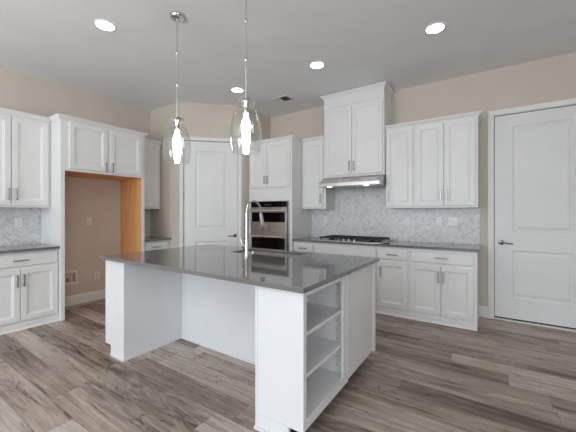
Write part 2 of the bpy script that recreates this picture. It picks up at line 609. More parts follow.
# invented unseen windows, built only to let daylight in
wins = [('rear', a, b, 0.25, 2.45) for a, b in WIN_REAR] + [('right', -2.65, -0.55, 0.55, 2.35)]
for k, (side, a, b, c, d) in enumerate(wins):
    ax = XZ if side == 'rear' else YZ
    w0, w1 = (YR - 0.12, YR + 0.015) if side == 'rear' else (XR - 0.015, XR + 0.12)
    m = (a + b) / 2
    f = MB().slab(a - 0.06, b + 0.06, c - 0.06, d + 0.06, [(a, b, c, d)], *((YR, YR + 0.018) if side == 'rear' else (XR - 0.018, XR)), ax)
    o = f.build('window_%d' % (k + 1), M_TRIM)
    struct(o, 'invented white framed window out of view %s' % ('behind the viewer' if side == 'rear' else 'in the right wall'), 'window')
    p0, p1 = (YR - 0.11, YR - 0.07) if side == 'rear' else (XR + 0.07, XR + 0.11)
    MB().slab(a, b, c, d, [(a + 0.05, m - 0.025, c + 0.05, d - 0.05), (m + 0.025, b - 0.05, c + 0.05, d - 0.05)], p0, p1, ax).build('sash', M_TRIM, o)


# ------------------------------------------------------------------ cabinet builders (front faces -y, local x runs along the wall)
def shaker(mb, x0, x1, z0, z1, y, th=0.02, stile=0.057):
    """framed door with a stepped, bevelled recess; back at y, front at y - th"""
    prof = [(0, 0), (0, -th + 0.003), (0.003, -th), (stile - 0.004, -th), (stile, -th + 0.002), (stile + 0.004, -th + 0.007),
            (stile + 0.013, -th + 0.009), (stile + 0.020, -th + 0.0125)]
    mb.loops([[(x0 + o, y + d, z0 + o), (x1 - o, y + d, z0 + o), (x1 - o, y + d, z1 - o), (x0 + o, y + d, z1 - o)] for o, d in prof])


def slab_front(mb, x0, x1, z0, z1, y, th=0.02):
    prof = [(0, 0), (0, -th + 0.007), (0.004, -th + 0.005), (0.010, -th + 0.001), (0.014, -th)]
    mb.loops([[(x0 + o, y + d, z0 + o), (x1 - o, y + d, z0 + o), (x1 - o, y + d, z1 - o), (x0 + o, y + d, z1 - o)] for o, d in prof])


def bar_pull(parent, x, z, y, length=0.135, vertical=True):
    """flat bar pull on two posts; (x, z) is its centre, y the face it is screwed to"""
    h = length / 2
    mb = MB()
    if vertical:
        mb.box(x - 0.006, x + 0.006, y - 0.034, y - 0.026, z - h, z + h)
        for s in (-1, 1):
            mb.box(x - 0.005, x + 0.005, y - 0.027, y, z + s * (h - 0.008) - 0.005, z + s * (h - 0.008) + 0.005)
    else:
        mb.box(x - h, x + h, y - 0.034, y - 0.026, z - 0.006, z + 0.006)
        for s in (-1, 1):
            mb.box(x + s * (h - 0.008) - 0.005, x + s * (h - 0.008) + 0.005, y - 0.027, y, z - 0.005, z + 0.005)
    return mb.build('handle', M_NICKEL, parent, bevel=0.0015)


CROWN = [(0.0, 0.0), (0.008, 0.0), (0.010, 0.010), (0.020, 0.022), (0.034, 0.038), (0.040, 0.044), (0.042, 0.056), (0.0, 0.056)]


def crown(parent, x0, x1, yb, yf, z, left, right, scale=1.0):
    """moulding along the front at yf, returning to yb on the exposed sides"""
    path = []
    if left:
        path.append((x0, yb, -1, 0))
    path.append((x0, yf, -1 if left else 0, -1))
    path.append((x1, yf, 1 if right else 0, -1))
    if right:
        path.append((x1, yb, 1, 0))
    rings = [[(px + sx * o * scale, py + sy * o * scale, z + h * scale) for o, h in CROWN] for px, py, sx, sy in path]
    return MB().loops(rings).build('crown_molding', M_WHITE, parent)


def upper_cabinet(name, label, group, loc, rz, w, depth, z0, z1, doors, ztop_door, zbot_door, crown_sides=(0, 0), handle_z=None, mat_bottom=None):
    """doors: list of (x0, x1, handle x or None)"""
    t = thing(name, label, 'wall cabinet', loc, rz, group)
    MB().box(0, w, -depth + 0.02, 0, z0, z1).build('carcass', M_WHITE, t, bevel=0.0015)
    for x0, x1, hx in doors:
        mb = MB()
        shaker(mb, x0, x1, zbot_door, ztop_door, -depth + 0.0195)
        d = mb.build('door', M_WHITE, t)
        if hx is not None:
            bar_pull(d, hx, handle_z, -depth)
    crown(t, 0, w, 0, -depth + 0.02, z1 - 0.006, *crown_sides)
    return t


def base_cabinet(name, label, group, loc, rz, w, depth, fronts, right_end=False):
    """fronts: list of (kind, x0, x1, z0, z1, handle) where handle is (x, z, vertical) or None"""
    t = thing(name, label, 'base cabinet', loc, rz, group)
    MB().box(0, w, -depth + 0.02, 0, 0, 0.876).build('carcass', M_WHITE, t, bevel=0.0015)
    for kind, x0, x1, z0, z1, h in fronts:
        mb = MB()
        if kind == 'door':
            shaker(mb, x0, x1, z0, z1, -depth + 0.0195)
        else:
            slab_front(mb, x0, x1, z0, z1, -depth + 0.0195)
        f = mb.build('door' if kind == 'door' else 'drawer', M_WHITE, t)
        if h:
            bar_pull(f, h[0], h[1], -depth, vertical=h[2])
    mb = MB()
    mb.box(0, w, -depth + 0.006, -depth + 0.0195, 0, 0.062)
    mb.loops([[(x, -depth + 0.006, 0.0), (x, -depth - 0.006, 0.0), (x, -depth - 0.004, 0.010), (x, -depth + 0.006, 0.018)] for x in (0, w)])
    mb.build('toe_board', M_WHITE, t)
    return t


RL = math.radians(90)     # left-wall units: local x -> world +y, front faces +x


# ---- left wall
DB = 0.58                 # base depth to the door faces
Y0 = 0.78
base_cabinet('base_cabinet', 'white two door base cabinet with one wide drawer under the left counter', 'base cabinets',
             (XL + 0.001, Y0, 0), RL, 1.545 - Y0, DB,
             [('drawer', 0.03, 0.752, 0.709, 0.846, (0.40, 0.78, False)),
              ('door', 0.03, 0.397, 0.098, 0.682, (0.370, 0.555, True)),
              ('door', 0.403, 0.752, 0.098, 0.682, (0.430, 0.555, True))])
o = MB().box(XL + 0.001, XL + DB + 0.03, Y0 - 0.015, 1.5455, 0.878, 0.908).build('countertop', M_QUARTZ, bevel=0.003)
tag(o, 'dark grey quartz countertop on the left base cabinet beside the refrigerator alcove', 'countertop', 'perimeter countertops')
o = MB().box(XL + 0.0005, XL + 0.010, Y0, 1.5455, 0.9085, 1.374).build('tile_backsplash', M_TILE_Y)
tag(o, 'grey herringbone tile backsplash above the left counter', 'backsplash', 'tile backsplashes')
upper_cabinet('upper_cabinet', 'white two door wall cabinet above the left counter', 'wall cabinets',
             (XL + 0.001, Y0, 0), RL, 1.545 - Y0, 0.34, 1.376, 2.452,
             [(0.03, 0.379, 0.358), (0.389, 0.735, 0.429)], 2.436, 1.402, (1, 0), 1.53)

# ---- refrigerator enclosure
t = thing('refrigerator_cabinet', 'tall white refrigerator surround with empty alcove and two doors above', 'cabinet', (XL + 0.001, 1.547, 0), RL)
DF = 0.62
wF = 2.622 - 1.547
for x0, x1, inner in ((0, 0.045, 0.045), (wF - 0.045, wF, wF - 0.045)):
    MB().box(x0, x1, -DF, 0, 0, 1.832).build('side_panel', M_WHITE, t, bevel=0.0015)
    a = 0.0005 if inner < 0.5 else -0.0025
    q = MB().box(inner + a, inner + a + 0.002, -DF + 0.004, -0.02, 0.0, 1.829).build('inner_veneer', M_MAPLE, t)
    q['label'] = 'raw orange maple inner face'
MB().box(0, wF, -DF + 0.0, 0, 1.832, 2.452).build('carcass', M_WHITE, t, bevel=0.0015)
q = MB().box(0.048, wF - 0.048, -DF + 0.03, -0.02, 1.8285, 1.8315).build('underside_veneer', M_MAPLE, t)
q['label'] = 'raw brown underside'
for x0, x1, hx in ((0.09, 0.535, 0.512), (0.574, 1.02, 0.597)):
    mb = MB()
    shaker(mb, x0, x1, 1.862, 2.437, -DF - 0.0005)
    d = mb.build('door', M_WHITE, t)
    bar_pull(d, hx, 1.925, -DF - 0.0205, 0.12)
crown(t, 0, wF, -0.39, -DF, 2.446, 1, 0)
MB().box(wF - 0.0005, wF + 0.04, -DF - 0.04, -DF + 0.25, 2.484, 2.502).build('crown_return', M_WHITE, t)

# ---- small cabinets between the alcove and pantry
ys, ws = 2.624, 3.098 - 2.624
base_cabinet('base_cabinet', 'small white base cabinet with drawer between refrigerator alcove and pantry wall', 'base cabinets',
             (XL + 0.001, ys, 0), RL, ws, DB,
             [('drawer', 0.03, ws - 0.05, 0.709, 0.846, (0.21, 0.78, False)),
              ('door', 0.03, ws - 0.05, 0.098, 0.682, (0.06, 0.555, True))])
o = MB().box(XL + 0.001, XL + DB + 0.03, ys, 3.098, 0.878, 0.908).build('countertop', M_QUARTZ, bevel=0.003)
tag(o, 'short dark grey countertop between refrigerator alcove and pantry wall', 'countertop', 'perimeter countertops')
o = MB().box(XL + 0.0005, XL + 0.010, ys, 3.099, 0.9085, 1.374).build('tile_backsplash', M_TILE_Y)
tag(o, 'shaded tile backsplash above the short counter beside the pantry wall', 'backsplash', 'tile backsplashes')
upper_cabinet('upper_cabinet', 'narrow white wall cabinet between refrigerator surround and pantry wall', 'wall cabinets',
             (XL + 0.001, ys, 0), RL, ws - 0.012, 0.34, 1.376, 2.452, [(0.02, ws - 0.05, 0.05)], 2.436, 1.402, (0, 0), 1.53)

# ---- oven tower on the back wall
X0, X1 = -3.425, -2.556
w = X1 - X0
t = thing('oven_cabinet', 'tall white cabinet holding the built-in ovens beside the pantry', 'cabinet', (X0, YB - 0.001, 0), 0)
DO = 0.625
mb = MB()
mb.slab(0, w, 0, 2.452, [(0.062, w - 0.052, 0.42, 1.502)], -DO + 0.02, -DO + 0.06, XZ)
mb.build('face_frame', M_WHITE, t, bevel=0.0015)
for x0, x1 in ((0, 0.02), (w - 0.02, w)):
    MB().box(x0, x1, -DO + 0.0605, 0, 0, 2.452).build('side_panel', M_WHITE, t)
MB().box(0.0205, w - 0.0205, -DO + 0.0605, 0, 1.56, 2.451).build('carcass', M_WHITE, t)
MB().box(0.0205, w - 0.0205, -DO + 0.0605, 0, 0.38, 0.418).build('oven_shelf', M_WHITE, t)
for x0, x1, hx in ((0.025, 0.383, 0.357), (0.389, w - 0.028, 0.415)):
    mb = MB()
    shaker(mb, x0, x1, 1.722, 2.437, -DO + 0.0195)
    d = mb.build('door', M_WHITE, t)
    bar_pull(d, hx, 1.85, -DO, 0.125)
mb = MB()
slab_front(mb, 0.025, w - 0.028, 0.10, 0.40, -DO + 0.0195)
d = mb.build('drawer', M_WHITE, t)
bar_pull(d, w / 2, 0.30, -DO, vertical=False)
crown(t, 0, w, -0.378, -DO + 0.02, 2.446, 0, 1)
MB().box(0, w, -DO + 0.008, -DO + 0.0195, 0, 0.07).build('toe_board', M_WHITE, t)

t = thing('double_oven', 'stainless double wall oven with black glass in the tall cabinet', 'oven', (X0, YB - 0.001, 0), 0)
ox0, ox1 = 0.064, w - 0.054
fy = -DO - 0.006
MB().box(ox0, ox1, -DO + 0.022, -0.03, 0.425, 1.499).build('housing', M_DARK, t)
MB().box(ox0 - 0.006, ox1 + 0.006, fy + 0.004, -DO + 0.0195, 0.42, 1.504).build('trim_frame', M_STEEL, t, bevel=0.002)
pc = MB().box(ox0 + 0.008, ox1 - 0.030, fy - 0.010, fy + 0.0035, 1.405, 1.494).build('control_panel', M_BLACK, t, bevel=0.002)
pc['label'] = 'black glass control panel'
mb = MB()
for kx in range(5):
    mb.box(0.36 + kx * 0.028, 0.374 + kx * 0.028, fy - 0.0112, fy - 0.0102, 1.440, 1.446)
mb.build('display_digits', mat('display_grey', (150, 152, 150), 0.4), pc)


def oven_door(z0, z1, zg0, zg1, zh):
    d = MB().slab(ox0 + 0.004, ox1 - 0.026, z0, z1, [(ox0 + 0.030, ox1 - 0.05, zg0, zg1)], fy - 0.022, fy + 0.0035, XZ).build('oven_door', M_STEEL, t, bevel=0.002)
    gl_ = MB().box(ox0 + 0.0305, ox1 - 0.0505, fy - 0.019, fy + 0.003, zg0 + 0.0005, zg1 - 0.0005).build('window_glass', M_BLACK, d)
    gl_['label'] = 'black glass oven window'
    mb = MB()
    xa, xb = ox0 + 0.035, ox1 - 0.055
    mb.tube([(xa, fy - 0.060, zh), (xb, fy - 0.060, zh)], 0.018, 16)
    for xx in (xa + 0.03, xb - 0.03):
        mb.tube([(xx, fy - 0.060, zh), (xx, fy - 0.021, zh)], 0.009, 10)
    mb.build('handle', M_BRIGHT, d, smooth=True)
    return d


d = oven_door(1.075, 1.392, 1.165, 1.318, 1.345)
MB().tube([(0.405, fy - 0.0225, 1.115), (0.405, fy - 0.024, 1.115)], 0.011, 16).build('round_emblem', M_PLASTIC, d)
MB().box(ox0 + 0.004, ox1 - 0.026, fy - 0.012, fy + 0.0035, 0.990, 1.068).build('lower_control_panel', M_STEEL, t, bevel=0.002)
oven_door(0.44, 0.980, 0.56, 0.912, 0.935)
MB().box(ox1 - 0.014, ox1 - 0.004, fy - 0.004, fy + 0.0035, 0.44, 1.49).build('side_dark_strip', M_DARK, t)  # dark strip drawn for the gap right of the oven doors

# ---- back run base cabinets
RUN = [(-2.554, -2.202), (-2.200, -1.256), (-1.254, -0.852), (-0.850, -0.128)]
YD = 3.98
DK = YB - YD
a, b = RUN[0]
base_cabinet('base_cabinet', 'narrow white base cabinet with drawer beside the oven cabinet', 'base cabinets', (a, YB - 0.001, 0), 0, b - a, DK,
             [('drawer', 0.02, b - a - 0.012, 0.709, 0.846, (0.175, 0.78, False)),
              ('door', 0.02, b - a - 0.012, 0.098, 0.682, (0.05, 0.555, True))])
a, b = RUN[1]
base_cabinet('base_cabinet', 'wide white base cabinet with blank front under the gas cooktop', 'base cabinets', (a, YB - 0.001, 0), 0, b - a, DK,
             [('drawer', 0.012, b - a - 0.012, 0.709, 0.846, None),
              ('door', 0.012, (b - a) / 2 - 0.003, 0.098, 0.682, ((b - a) / 2 - 0.03, 0.555, True)),
              ('door', (b - a) / 2 + 0.003, b - a - 0.012, 0.098, 0.682, ((b - a) / 2 + 0.03, 0.555, True))])
a, b = RUN[2]
base_cabinet('base_cabinet', 'white single door base cabinet with drawer, right of the cooktop cabinet', 'base cabinets', (a, YB - 0.001, 0), 0, b - a, DK,
             [('drawer', 0.008, b - a - 0.018, 0.709, 0.846, (0.205, 0.78, False)),
              ('door', 0.008, b - a - 0.018, 0.098, 0.682, (0.060, 0.55, True))])
a, b = RUN[3]
base_cabinet('base_cabinet', 'white two door base cabinet with wide drawer nearest the right door', 'base cabinets', (a, YB - 0.001, 0), 0, b - a, DK,
             [('drawer', 0.018, b - a - 0.035, 0.709, 0.846, (0.365, 0.78, False)),
              ('door', 0.018, 0.358, 0.098, 0.682, (0.335, 0.555, True)),
              ('door', 0.364, b - a - 0.035, 0.098, 0.682, (0.387, 0.555, True))])
o = MB().slab(-2.554, -0.105, 3.952, YB - 0.001, [(-2.08, -1.25, 4.03, 4.47)], 0.878, 0.908, XY).build('countertop', M_QUARTZ, bevel=0.003)
tag(o, 'long dark grey quartz countertop under the gas cooktop along back wall', 'countertop', 'perimeter countertops')
o = MB().slab(-2.553, -0.118, 0.9085, 1.78, [(-3, -2.124, 1.374, 2), (-1.2105, 0, 1.374, 2)], YB - 0.010, YB - 0.0005, XZ).build('tile_backsplash', M_TILE_X)
tag(o, 'grey herringbone tile backsplash behind the gas cooktop', 'backsplash', 'tile backsplashes')

# ---- back wall upper cabinets
DU = 0.33
upper_cabinet('upper_cabinet', 'narrow white wall cabinet between oven cabinet and hood cabinet', 'wall cabinets', (-2.553, YB - 0.001, 0), 0, 0.428, DU, 1.376, 2.452,
             [(0.022, 0.385, 0.352)], 2.436, 1.402, (0, 0), 1.535)
upper_cabinet('upper_cabinet', 'white single door wall cabinet just right of the range hood', 'wall cabinets', (-1.209, YB - 0.001, 0), 0, 0.372, DU, 1.376, 2.452,
             [(0.012, 0.356, 0.034)], 2.436, 1.402, (0, 0), 1.535)
upper_cabinet('upper_cabinet', 'white two door wall cabinet nearest the right door', 'wall cabinets', (-0.836, YB - 0.001, 0), 0, 0.708, DU, 1.376, 2.452,
             [(0.022, 0.344, 0.316), (0.352, 0.684, 0.378)], 2.436, 1.402, (0, 1), 1.538)
# tall cabinet over the hood
t = thing('hood_cabinet', 'tallest white two door cabinet above the range hood', 'wall cabinet', (-2.122, YB - 0.001, 0), 0, 'wall cabinets')
wH, DH = 0.911, 0.39
MB().box(0, wH, -DH + 0.02, 0, 1.838, 3.03).build('carcass', M_WHITE, t, bevel=0.0015)
for x0, x1, hx in ((0.028, 0.446, 0.415), (0.454, wH - 0.022, 0.485)):
    mb = MB()
    shaker(mb, x0, x1, 1.868, 2.845, -DH + 0.0195, 0.02, 0.05)
    d = mb.build('door', M_WHITE, t)
    bar_pull(d, hx, 1.99, -DH)
MB().box(0, wH, -DH + 0.008, -DH + 0.0195, 2.885, 3.03).build('frieze_board', M_WHITE, t, bevel=0.001)
crown(t, 0, wH, -0.005, -DH + 0.008, 3.022, 1, 1, 1.05)

# ---- range hood
t = thing('range_hood', 'slim stainless range hood under the tallest cabinet', 'range hood', (-2.122, YB - 0.001, 0), 0)
zt, zb = 1.836, 1.690
mb = MB()
prof = [(-0.012, zt), (-DH - 0.005, zt), (-0.575, zb + 0.052), (-0.578, zb), (-0.012, zb)]
mb.loops([[(x, y, z) for y, z in prof] for x in (0.002, wH - 0.002)])
mb.build('canopy', M_STEEL, t, bevel=0.003)


def on_slope(s, out):
    """point on the sloping hood front, s from its lower edge to its top"""
    p0, p1 = Vector((-0.575, zb + 0.052)), Vector((-DH - 0.005, zt))
    d = (p1 - p0)
    n = Vector((-d.y, d.x)).normalized()
    if n.x > 0:
        n = -n
    q = p0 + d * s + n * out
    return q


def strip(x0, x1, s0, s1, out):
    a_, b_, c_, e_ = on_slope(s0, -0.004), on_slope(s0, out), on_slope(s1, out), on_slope(s1, -0.004)
    return MB().loops([[(x, p.x, p.y) for p in (a_, b_, c_, e_)] for x in (x0, x1)])


strip(0.30, 0.86, 0.12, 0.62, 0.003).build('control_strip', mat('polished_steel_strip', (205, 204, 202), 0.18, 1.0), t, bevel=0.001)
for kx in (0.36, 0.56, 0.60):
    strip(kx, kx + 0.02, 0.3, 0.5, 0.006).build('button', M_NICKEL, t)
MB().box(0.05, wH - 0.05, -0.52, -0.06, zb - 0.004, zb + 0.001).build('grease_filter', M_NICKEL, t)
for kx in (0.17, 0.72):
    MB().lathe([(0.032, 0.004), (0.032, -0.006), (0.026, -0.009)], (kx, -0.545, zb - 0.001), 20).build('hood_lamp', M_HOODLAMP, t)

# ---- gas cooktop
t = thing('gas_cooktop', 'stainless gas cooktop with black grates in the back counter', 'cooktop', (-1.665, 4.250, 0.9085), 0)
cw, cd = 0.455, 0.265
mb = MB()
mb.loops([[(-cw + o, -cd + o, z), (cw - o, -cd + o, z), (cw - o, cd - o, z), (-cw + o, cd - o, z)] for o, z in ((0, 0), (0, 0.006), (0.006, 0.012), (0.02, 0.012), (0.03, 0.009))])
mb.build('deck', M_STEEL, t)
for bx, by, br in ((-0.30, -0.12, 0.040), (-0.30, 0.12, 0.035), (0.0, 0.03, 0.055), (0.30, -0.12, 0.035), (0.30, 0.12, 0.045)):
    q = MB().lathe([(br * 1.25, 0.009), (br * 1.2, 0.016), (br * 0.9, 0.020), (br * 0.9, 0.024), (br, 0.026), (br * 0.95, 0.034), (br * 0.3, 0.035)],
                   (bx, by, 0), 24).build('burner', M_IRON, t, smooth=True)
for gx in (-0.30, 0.0, 0.30):
    mb = MB()
    hx, hy = 0.145, 0.235
    z0, z1 = 0.034, 0.050
    mb.box(gx - hx, gx + hx, -hy, -hy + 0.014, z0, z1).box(gx - hx, gx + hx, hy - 0.014, hy, z0, z1)
    mb.box(gx - hx, gx - hx + 0.014, -hy + 0.0142, hy - 0.0142, z0, z1).box(gx + hx - 0.014, gx + hx, -hy + 0.0142, hy - 0.0142, z0, z1)
    mb.box(gx - 0.006, gx + 0.006, -hy + 0.0142, hy - 0.0142, z0, z1 + 0.003)
    for yy in (-0.12, 0.0, 0.12):
        mb.box(gx - hx + 0.0142, gx - 0.0062, yy - 0.005, yy + 0.005, z0, z1 + 0.003)
        mb.box(gx + 0.0062, gx + hx - 0.0142, yy - 0.005, yy + 0.005, z0, z1 + 0.003)
    for sx in (-1, 1):
        for sy in (-1, 1):
            mb.box(gx + sx * (hx - 0.012) - 0.008, gx + sx * (hx - 0.012) + 0.008, sy * (hy - 0.012) - 0.008, sy * (hy - 0.012) + 0.008, 0.0095, z0 + 0.0005)
    mb.build('grate', M_IRON, t, bevel=0.0015)
for kx in (-0.16, -0.08, 0.0, 0.08, 0.16):
    MB().lathe([(0.021, 0.009), (0.021, 0.014), (0.017, 0.016), (0.016, 0.036), (0.013, 0.038)], (kx, -0.20, 0), 18).build('control_knob', M_STEEL, t, smooth=True)


# ------------------------------------------------------------------ outlets and switches
def plate(name, label, cat, loc, rz, gangs, kind, material, group, cover_w=0.070):
    """wall plate, front facing -y; gangs of receptacles or rockers"""
    t = thing(name, label, cat, loc, rz, group)
    w_ = cover_w + 0.046 * (gangs - 1)
    prof = [(0, 0), (0, -0.003), (0.004, -0.006)]
    mb = MB()
    mb.loops([[(-w_ / 2 + o, d, -0.0575 + o), (w_ / 2 - o, d, -0.0575 + o), (w_ / 2 - o, d, 0.0575 - o), (-w_ / 2 + o, d, 0.0575 - o)] for o, d in prof])
    mb.build('cover_plate', material, t)
    for g_ in range(gangs):
        cx = (g_ - (gangs - 1) / 2) * 0.046
        k_ = kind[g_]
        if k_ == 'r':
            q = MB().box(cx - 0.017, cx + 0.017, -0.0085, -0.0061, -0.034, 0.034).build('rocker', material, t, bevel=0.001)
            MB().box(cx - 0.018, cx + 0.018, -0.0063, -0.0060, -0.0352, -0.0342).build('rocker_gap', M_SLOT, t)
        else:
            for cz in (-0.0195, 0.0195):
                q = MB().tube([(cx, -0.006, cz), (cx, -0.0082, cz)], 0.0165, 18).build('socket', material, t)
                mb = MB()
                mb.box(cx - 0.0075, cx - 0.0050, -0.0086, -0.0081, cz - 0.003, cz + 0.006)
                mb.box(cx + 0.0045, cx + 0.0070, -0.0086, -0.0081, cz - 0.003, cz + 0.006)
                mb.box(cx - 0.0025, cx + 0.0025, -0.0086, -0.0081, cz - 0.011, cz - 0.006)
                mb.build('socket_slots', M_SLOT, q)
    return t


YT = YB - 0.0105
plate('power_outlet', 'white outlet on the left backsplash above the left counter', 'outlet', (XL + 0.0105, 1.315, 1.19), RL, 1, 'o', M_PLASTIC, 'wall plates')
plate('power_outlet', 'pale outlet at counter height inside the refrigerator alcove, the upper one', 'outlet', (XL + 0.0005, 2.131, 1.19), RL, 1, 'o', M_IVORY, 'wall plates')
plate('power_outlet', 'pale outlet low in the refrigerator alcove above the baseboard', 'outlet', (XL + 0.0005, 2.238, 0.368), RL, 1, 'o', M_IVORY, 'wall plates', 0.078)
plate('power_outlet', 'white outlet on the tile left of the cooktop', 'outlet', (-2.275, YT, 1.20), 0, 1, 'o', M_PLASTIC, 'wall plates')
plate('power_outlet', 'white outlet on the tile just right of the cooktop', 'outlet', (-0.994, YT, 1.20), 0, 1, 'o', M_PLASTIC, 'wall plates')
plate('power_outlet', 'white single outlet beside the double switch on the tile', 'outlet', (-0.582, YT, 1.20), 0, 1, 'o', M_PLASTIC, 'wall plates')
plate('light_switch', 'white double rocker switch on the tile nearest the right door', 'light switch', (-0.416, YT, 1.20), 0, 2, 'rr', M_PLASTIC, 'wall plates')

t = thing('water_supply_box', 'recessed white water box low in the refrigerator alcove', 'outlet box', (XL, 1.8725, 0.395), RL)
MB().slab(-0.104, 0.104, -0.097, 0.097, [(-0.075, 0.075, -0.064, 0.064)], -0.008, -0.0005, XZ).build('frame', M_IVORY, t, bevel=0.002)
mb = MB()
mb.box(-0.084, 0.084, 0.080, 0.084, -0.074, 0.074)
mb.box(-0.084, -0.080, 0.0005, 0.0795, -0.074, 0.074).box(0.080, 0.084, 0.0005, 0.0795, -0.074, 0.074)
mb.box(-0.0795, 0.0795, 0.0005, 0.0795, -0.074, -0.070).box(-0.0795, 0.0795, 0.0005, 0.0795, 0.070, 0.074)
mb.build('recess_box', M_IVORY, t)
q = MB().tube([(0.0, 0.045, -0.0695), (0.0, 0.045, -0.02)], 0.009, 10).build('valve', M_CHROME, t, smooth=True)
MB().box(-0.022, 0.022, 0.038, 0.052, -0.0195, -0.010).build('valve_handle', mat('valve_red', (170, 165, 155), 0.5), q)

# ------------------------------------------------------------------ the island
t = thing('kitchen_island', 'white kitchen island with seating recess and open end shelves', 'kitchen island', (-1.94, 2.065, 0), 0)
ox, oy = -1.94, 2.065


def ib(mb, x0, x1, y0, y1, z0, z1):
    mb.box(x0 - ox, x1 - ox, y0 - oy, y1 - oy, z0, z1)
    return mb


IX0, IX1, IY0, IY1, IZ = -3.03, -0.857, 1.44, 2.69, 0.877
# left pier: a cabinet facing the left wall with its toe recess
mb = MB()
pr = [(IX0 + 0.02, 0.09), (-2.93, 0.09), (-2.93, 0.0), (-2.704, 0.0), (-2.704, IZ), (IX0 + 0.02, IZ)]
mb.loops([[(x - ox, y - oy, z) for x, z in pr] for y in (IY0, 2.05)])
mb.build('left_pier', M_ISLAND, t, bevel=0.0015)
ib(MB(), IX0, IX0 + 0.0195, IY0 + 0.001, 2.055, 0.09, IZ - 0.01).build('left_front_frame', M_ISLAND, t, bevel=0.0015)
# sink cabinets behind the recess
mb = MB()
pr = [(2.05, 0.0), (2.59, 0.0), (2.59, 0.09), (IY1, 0.09), (IY1, IZ - 0.25), (2.05, IZ - 0.25)]
mb.loops([[(x - ox, y - oy, z) for y, z in pr] for x in (-2.93, -1.19)])
mb.build('sink_base', M_ISLAND, t)
mb = MB()
ib(mb, -2.703, -1.191, 2.05, 2.068, IZ - 0.2495, IZ)
ib(mb, -2.93, -1.191, 2.672, IY1, IZ - 0.2495, IZ)
ib(mb, -2.93, -2.912, 2.069, 2.671, IZ - 0.2495, IZ)
mb.build('apron', M_ISLAND, t)
ib(MB(), -2.703, -1.191, 2.044, 2.0495, 0.0, IZ).build('back_panel', M_ISLAND, t)
# right pier front, open bookcase and end panel
ib(MB(), -1.19, IX1, IY0, IY0 + 0.020, 0.095, IZ).build('right_pier_front', M_ISLAND, t, bevel=0.0015)
ib(MB(), -1.19, -0.955, IY0, IY0 + 0.020, 0.0, 0.0945).build('right_pier_foot', M_ISLAND, t)
ib(MB(), -1.196, -1.178, IY0 - 0.004, IY0 - 0.0005, 0.0, IZ).build('corner_bead', M_ISLAND, t, bevel=0.001)
ib(MB(), -1.19, -1.172, IY0 + 0.0205, 2.05, 0.0, IZ).build('bookcase_back', M_ISLAND, t)
ib(MB(), -1.1715, IX1 - 0.0205, 2.026, 2.046, 0.10, IZ).build('bookcase_side', M_ISLAND, t)
ib(MB(), -1.1715, IX1 - 0.0205, 1.4605, 1.474, 0.10, IZ).build('bookcase_side', M_ISLAND, t)
ib(MB(), -1.1715, IX1 - 0.0205, 1.4765, 2.0255, 0.138, 0.160).build('bookcase_floor', M_ISLAND, t)
for z in (0.364, 0.604):
    ib(MB(), -1.1715, IX1 - 0.024, 1.478, 2.024, z, z + 0.022).build('shelf', M_ISLAND, t, bevel=0.001)
mb = MB()
for xx in (-0.925, -1.11):
    for kz in range(10):
        zz = 0.215 + kz * 0.064
        mb.tube([(xx - ox, 2.0255 - oy, zz), (xx - ox, 2.0250 - oy, zz)], 0.0042, 8)
pins = mb.build('shelf_pin_holes', M_SLOT, t)
mb = MB()
mb.slab(IY0 + 0.0203 - oy, 2.048 - oy, 0.098, IZ - 0.0005, [(1.474 - oy, 1.985 - oy, 0.160, 0.846)], IX1 - 0.0200 - ox, IX1 - ox, YZ)
mb.build('bookcase_frame', M_ISLAND, t, bevel=0.0015)
ib(MB(), IX1 - 0.018, IX1 + 0.003, 2.052, 2.063, 0.098, IZ - 0.001).build('corner_bead', M_ISLAND, t, bevel=0.001)
ib(MB(), -1.1715, IX1 - 0.0095, 2.068, IY1, 0.098, IZ - 0.0005).build('end_panel', M_ISLAND, t, bevel=0.0015)
ib(MB(), IX1 - 0.009, IX1 + 0.002, 2.645, IY1 + 0.002, 0.088, IZ - 0.002).build('end_stile', M_ISLAND, t, bevel=0.001)
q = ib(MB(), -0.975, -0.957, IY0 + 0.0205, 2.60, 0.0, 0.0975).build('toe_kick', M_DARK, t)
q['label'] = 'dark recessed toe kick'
# thin shoe moulding round the feet of piers and recess
mb = MB()
for x0, x1, y0, y1 in ((-2.925, -2.692, IY0 - 0.010, IY0 - 0.0005), (-2.7035, -2.693, IY0, 2.033), (-2.7035, -1.197, 2.0335, 2.0435),
                       (-1.2005, -0.96, IY0 - 0.012, IY0 - 0.0045), (-1.2005, -1.1905, IY0, 2.033)):
    ib(mb, x0, x1, y0, y1, 0.0, 0.016)
mb.build('shoe_molding', M_ISLAND, t)

SX0, SX1, SY0, SY1 = -2.25, -1.52, 2.285, 2.645
o = MB().slab(-3.048, -0.832, 1.400, 2.732, [(SX0, SX1, SY0, SY1)], 0.878, 0.908, XY).build('countertop', M_QUARTZ, bevel=0.003)
tag(o, 'large polished grey quartz island top with sink cutout', 'countertop')

# sink
t = thing('kitchen_sink', 'undermount stainless sink set in the island top', 'sink', ((SX0 + SX1) / 2, (SY0 + SY1) / 2, 0.66), 0)
hw, hd = (SX1 - SX0) / 2 + 0.002, (SY1 - SY0) / 2 + 0.002


def rrect(hx, hy, r, z, n=5):
    pts = []
    for cx, cy, a0 in ((hx - r, hy - r, 0), (-hx + r, hy - r, 90), (-hx + r, -hy + r, 180), (hx - r, -hy + r, 270)):
        for k in range(n + 1):
            a_ = math.radians(a0 + 90 * k / n)
            pts.append((cx + r * math.cos(a_), cy + r * math.sin(a_), z))
    return pts


